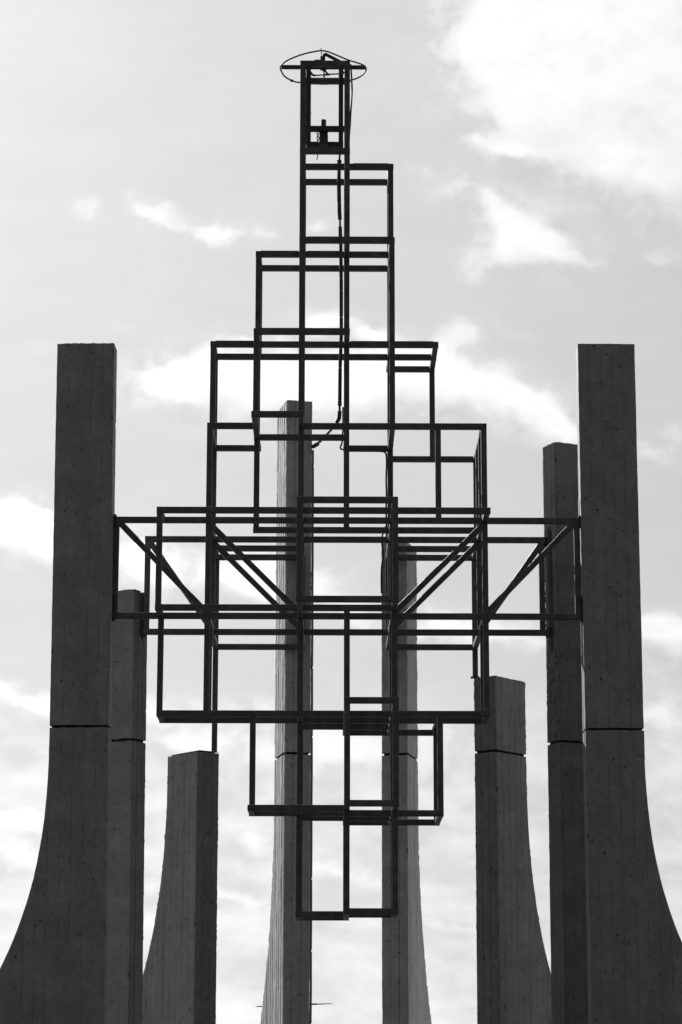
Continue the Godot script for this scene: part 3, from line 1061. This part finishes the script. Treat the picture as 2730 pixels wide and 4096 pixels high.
func make_gas_pipe() -> void:
	var base := at(-0.15, 2.7, 3.5)
	var o := thing("gas_pipe", "lagged gas pipe running down inside the frame and over to the rear pillar", "pipe", base)
	# neck and lagging sections from the burner down: x, h, radius
	var run := [[-0.150, 9.25, 0.017], [-0.166, 8.87, 0.018], [-0.170, 8.855, 0.040], [-0.174, 8.62, 0.038], [-0.176, 8.60, 0.030], [-0.178, 8.42, 0.034], [-0.176, 8.07, 0.035], [-0.172, 7.84, 0.036], [-0.170, 7.83, 0.024], [-0.169, 7.80, 0.034], [-0.166, 7.60, 0.035], [-0.154, 7.42, 0.034], [-0.153, 7.41, 0.018], [-0.150, 7.25, 0.018],
		[-0.149, 7.24, 0.032], [-0.140, 6.90, 0.033], [-0.135, 6.89, 0.024], [-0.134, 6.86, 0.030], [-0.124, 6.02, 0.031], [-0.124, 6.01, 0.023], [-0.124, 5.98, 0.031], [-0.121, 5.72, 0.031], [-0.121, 5.71, 0.023], [-0.121, 5.69, 0.032], [-0.120, 5.10, 0.031], [-0.120, 5.08, 0.023], [-0.120, 5.05, 0.031], [-0.118, 4.72, 0.030],
		[-0.118, 4.70, 0.022], [-0.119, 4.66, 0.030], [-0.128, 4.34, 0.032], [-0.128, 4.33, 0.024], [-0.130, 4.30, 0.031], [-0.142, 3.90, 0.031], [-0.142, 3.89, 0.023], [-0.143, 3.85, 0.032], [-0.149, 3.12, 0.032], [-0.149, 3.11, 0.024]]
	var path := PackedVector3Array()
	var radii := PackedFloat32Array()
	for r: Array in run:
		path.append(at(r[0], r[1], 3.5) - base)
		radii.append(r[2])
	part("lagged_riser", pipe(path, 0.03, 12, false, radii), sleeve_mat, o)
	var low := [[-0.150, 3.12, 0.022], [-0.150, 3.10, 0.034], [-0.151, 2.99, 0.034], [-0.152, 2.985, 0.020], [-0.153, 2.82, 0.020]]
	path = PackedVector3Array()
	radii = PackedFloat32Array()
	for r: Array in low:
		path.append(at(r[0], r[1], 3.5) - base)
		radii.append(r[2])
	part("union", pipe(path, 0.03, 12, false, radii), steel_dark, o)
	var bend := smooth_path(grid_points([[-0.152, 2.86, 3.5], [-0.155, 2.78, 3.5], [-0.166, 2.70, 3.52], [-0.19, 2.665, 3.58], [-0.21, 2.66, 3.66]]), 4)
	for i in bend.size():
		bend[i] -= base
	part("elbow", pipe(bend, 0.035, 12), steel_dark, o)
	var slant := grid_points([[-0.20, 2.66, 3.6], [-0.315, 2.636, 4.2], [-0.59, 2.695, 5.6], [-0.72, 2.71, 6.05]])
	for i in slant.size():
		slant[i] -= base
	part("branch_pipe", pipe(slant, 0.021, 12), steel, o)
	var socket := grid_points([[-0.66, 2.70, 5.9], [-0.765, 2.715, 6.2]])
	for i in 2:
		socket[i] -= base
	part("socket", pipe(socket, 0.036, 12), steel_dark, o)
	# down the side of the rear pillar, in lengths with couplings
	var th := deg_to_rad(-12.4)
	var along := Vector2(cos(th), -sin(th))
	var out := Vector2(sin(th), cos(th))
	var foot := Vector2(-1.089, 6.093) + along * (0.3067 + 0.036) + out * 0.08
	var h := 2.66
	var n := 0
	while h > -GROUND + 0.3:
		var len_ := [0.42, 1.55, 1.62, 1.62][mini(n, 3)] as float
		var end := maxf(h - len_, -GROUND + 0.05)
		var p := grid_points([[foot.x, h - 0.02, foot.y], [foot.x + 0.004, (h + end) / 2, foot.y], [foot.x, end + 0.02, foot.y]])
		for i in 3:
			p[i] -= base
		part("down_pipe", pipe(p, 0.022 if n != 0 else 0.019, 10), down_mat, o)
		part("pipe_clamp", square_tube(0.03, 0.05, 0.07), steel_dark, o, Transform3D(Basis(), at(foot.x - 0.01, end, foot.y) - base))
		h = end
		n += 1


func cable(called: String, label: String, points: Array, radius: float) -> void:
	var base := at(points[0][0], points[0][1], points[0][2])
	var path := smooth_path(grid_points(points), 6)
	for i in path.size():
		path[i] -= base
	var o := part(called, pipe(path, radius, 8), rubber, self)
	o.position = base
	o.set_meta("label", label)
	o.set_meta("category", "cable")


func make_cables() -> void:
	cable("cable", "black cable bowed out along the right edge of the top cube", [[0.082, 10.72, 2.3], [0.089, 10.593, 2.3], [0.105, 10.309, 2.3], [0.112, 10.082, 2.3], [0.099, 9.794, 2.3], [0.083, 9.558, 2.3], [0.069, 9.281, 2.3], [0.050, 9.0, 2.3], [0.035, 8.62, 2.3], [0.03, 8.45, 2.4]], 0.0145)
	cable("cable_001", "thin cable with a drip loop beside the middle post, below the lagged pipe", [[-0.078, 2.9, 3.3], [-0.078, 2.403, 3.3], [-0.086, 2.274, 3.3], [-0.095, 2.093, 3.3], [-0.125, 2.005, 3.3], [-0.137, 1.962, 3.3], [-0.122, 1.932, 3.3], [-0.085, 1.921, 3.3], [-0.055, 1.93, 3.3]], 0.014)
	cable("cable_002", "black cable strapped under a beam and down a post right of the middle", [[0.03, 2.03, 3.86], [0.30, 2.027, 3.87], [0.60, 2.027, 3.87], [0.80, 2.02, 3.86], [0.885, 1.99, 3.86], [0.912, 1.90, 3.88], [0.916, 1.70, 3.9], [0.905, 1.35, 3.9], [0.913, 1.0, 3.9], [0.902, 0.6, 3.9], [0.914, 0.2, 3.9], [0.905, -0.05, 4.1]], 0.016)
	cable("cable_003", "black cable arching over to the top of the rear right pillar", [[0.905, 0.34, 4.1], [0.885, 0.345, 4.3], [0.862, 0.385, 5.0], [0.850, 0.44, 5.6], [0.846, 0.47, 5.95], [0.85, 0.40, 6.15], [0.872, 0.25, 6.18], [0.88, 0.05, 6.2], [0.852, -0.15, 6.22], [0.842, -0.4, 6.24], [0.845, -0.8, 6.24]], 0.017)


# ---------------------------------------------------------------- far crane

func make_crane() -> void:
	var d := 2000.0
	var base := at(-38.0, -GROUND, d)
	var o := thing("far_crane", "tiny far-off crane boom showing low down on both sides of the rear left pillar", "crane", base)
	var mast := SurfaceTool.new()
	mast.begin(Mesh.PRIMITIVE_TRIANGLES)
	var top := (42.6 + GROUND) * U
	for s: Array in [[-0.8, -0.8], [0.8, -0.8], [0.8, 0.8], [-0.8, 0.8]]:
		pipe_into(mast, PackedVector3Array([Vector3(s[0], 0, s[1]), Vector3(s[0], top, s[1])]), 0.12, 5)
	var y := 0.0
	var flip := 1.0
	while y < top - 1.6:
		for s: float in [-0.8, 0.8]:
			pipe_into(mast, PackedVector3Array([Vector3(-0.8 * flip, y, s), Vector3(0.8 * flip, y + 1.6, s)]), 0.07, 4)
			pipe_into(mast, PackedVector3Array([Vector3(s, y, -0.8 * flip), Vector3(s, y + 1.6, 0.8 * flip)]), 0.07, 4)
		y += 1.6
		flip = -flip
	part("mast", mast.commit(), steel, o)
	# boom: a lattice that tapers to its tip on the right, a short tapering counter boom on the left
	var lower := func(x: float) -> float: return lerpf(42.1, 44.35, (x + 38.0) / 41.0)
	var boom := SurfaceTool.new()
	boom.begin(Mesh.PRIMITIVE_TRIANGLES)
	var place := func(x: float, h: float, k: float) -> Vector3: return at(x, h, d + k) - base
	for k: float in [-0.6, 0.6]:
		pipe_into(boom, PackedVector3Array([place.call(-38.0, lower.call(-38.0), k), place.call(2.97, lower.call(2.97), 0.0)]), 0.19, 6)
	pipe_into(boom, PackedVector3Array([place.call(-38.0, lower.call(-38.0) + 1.5, 0.0), place.call(-9.4, lower.call(-9.4) + 0.62, 0.0), place.call(2.97, lower.call(2.97) + 0.08, 0.0)]), 0.15, 6)
	var n := 44
	for i in n:
		var x0 := lerpf(-38.0, 2.5, float(i) / n)
		var x1 := lerpf(-38.0, 2.5, (i + 0.5) / n)
		var tall0 := lerpf(1.5, 0.1, float(i) / n)
		pipe_into(boom, PackedVector3Array([place.call(x0, lower.call(x0) + tall0, 0.0), place.call(x1, lower.call(x1), 0.5)]), 0.08, 4)
		pipe_into(boom, PackedVector3Array([place.call(x1, lower.call(x1), -0.5), place.call(x0 + 0.9, lower.call(x0 + 0.9) + tall0, 0.0)]), 0.08, 4)
	part("boom", boom.commit(), steel, o)
	part("walkway", square_tube(29.0 * U, 0.75, 1.0), steel_dark, o, Transform3D(Basis(Vector3(0, 0, 1), 0.055), place.call(-24.0, lower.call(-24.0) + 0.55, 0.0)))
	var counter := PackedVector3Array([place.call(-38.0, 42.3, 0.0), place.call(-50.0, 42.1, 0.0), place.call(-56.0, 42.05, 0.0), place.call(-58.6, 42.02, 0.0)])
	part("counter_boom", pipe(counter, 0.5, 6, false, PackedFloat32Array([0.55, 0.5, 0.32, 0.15])), steel, o)
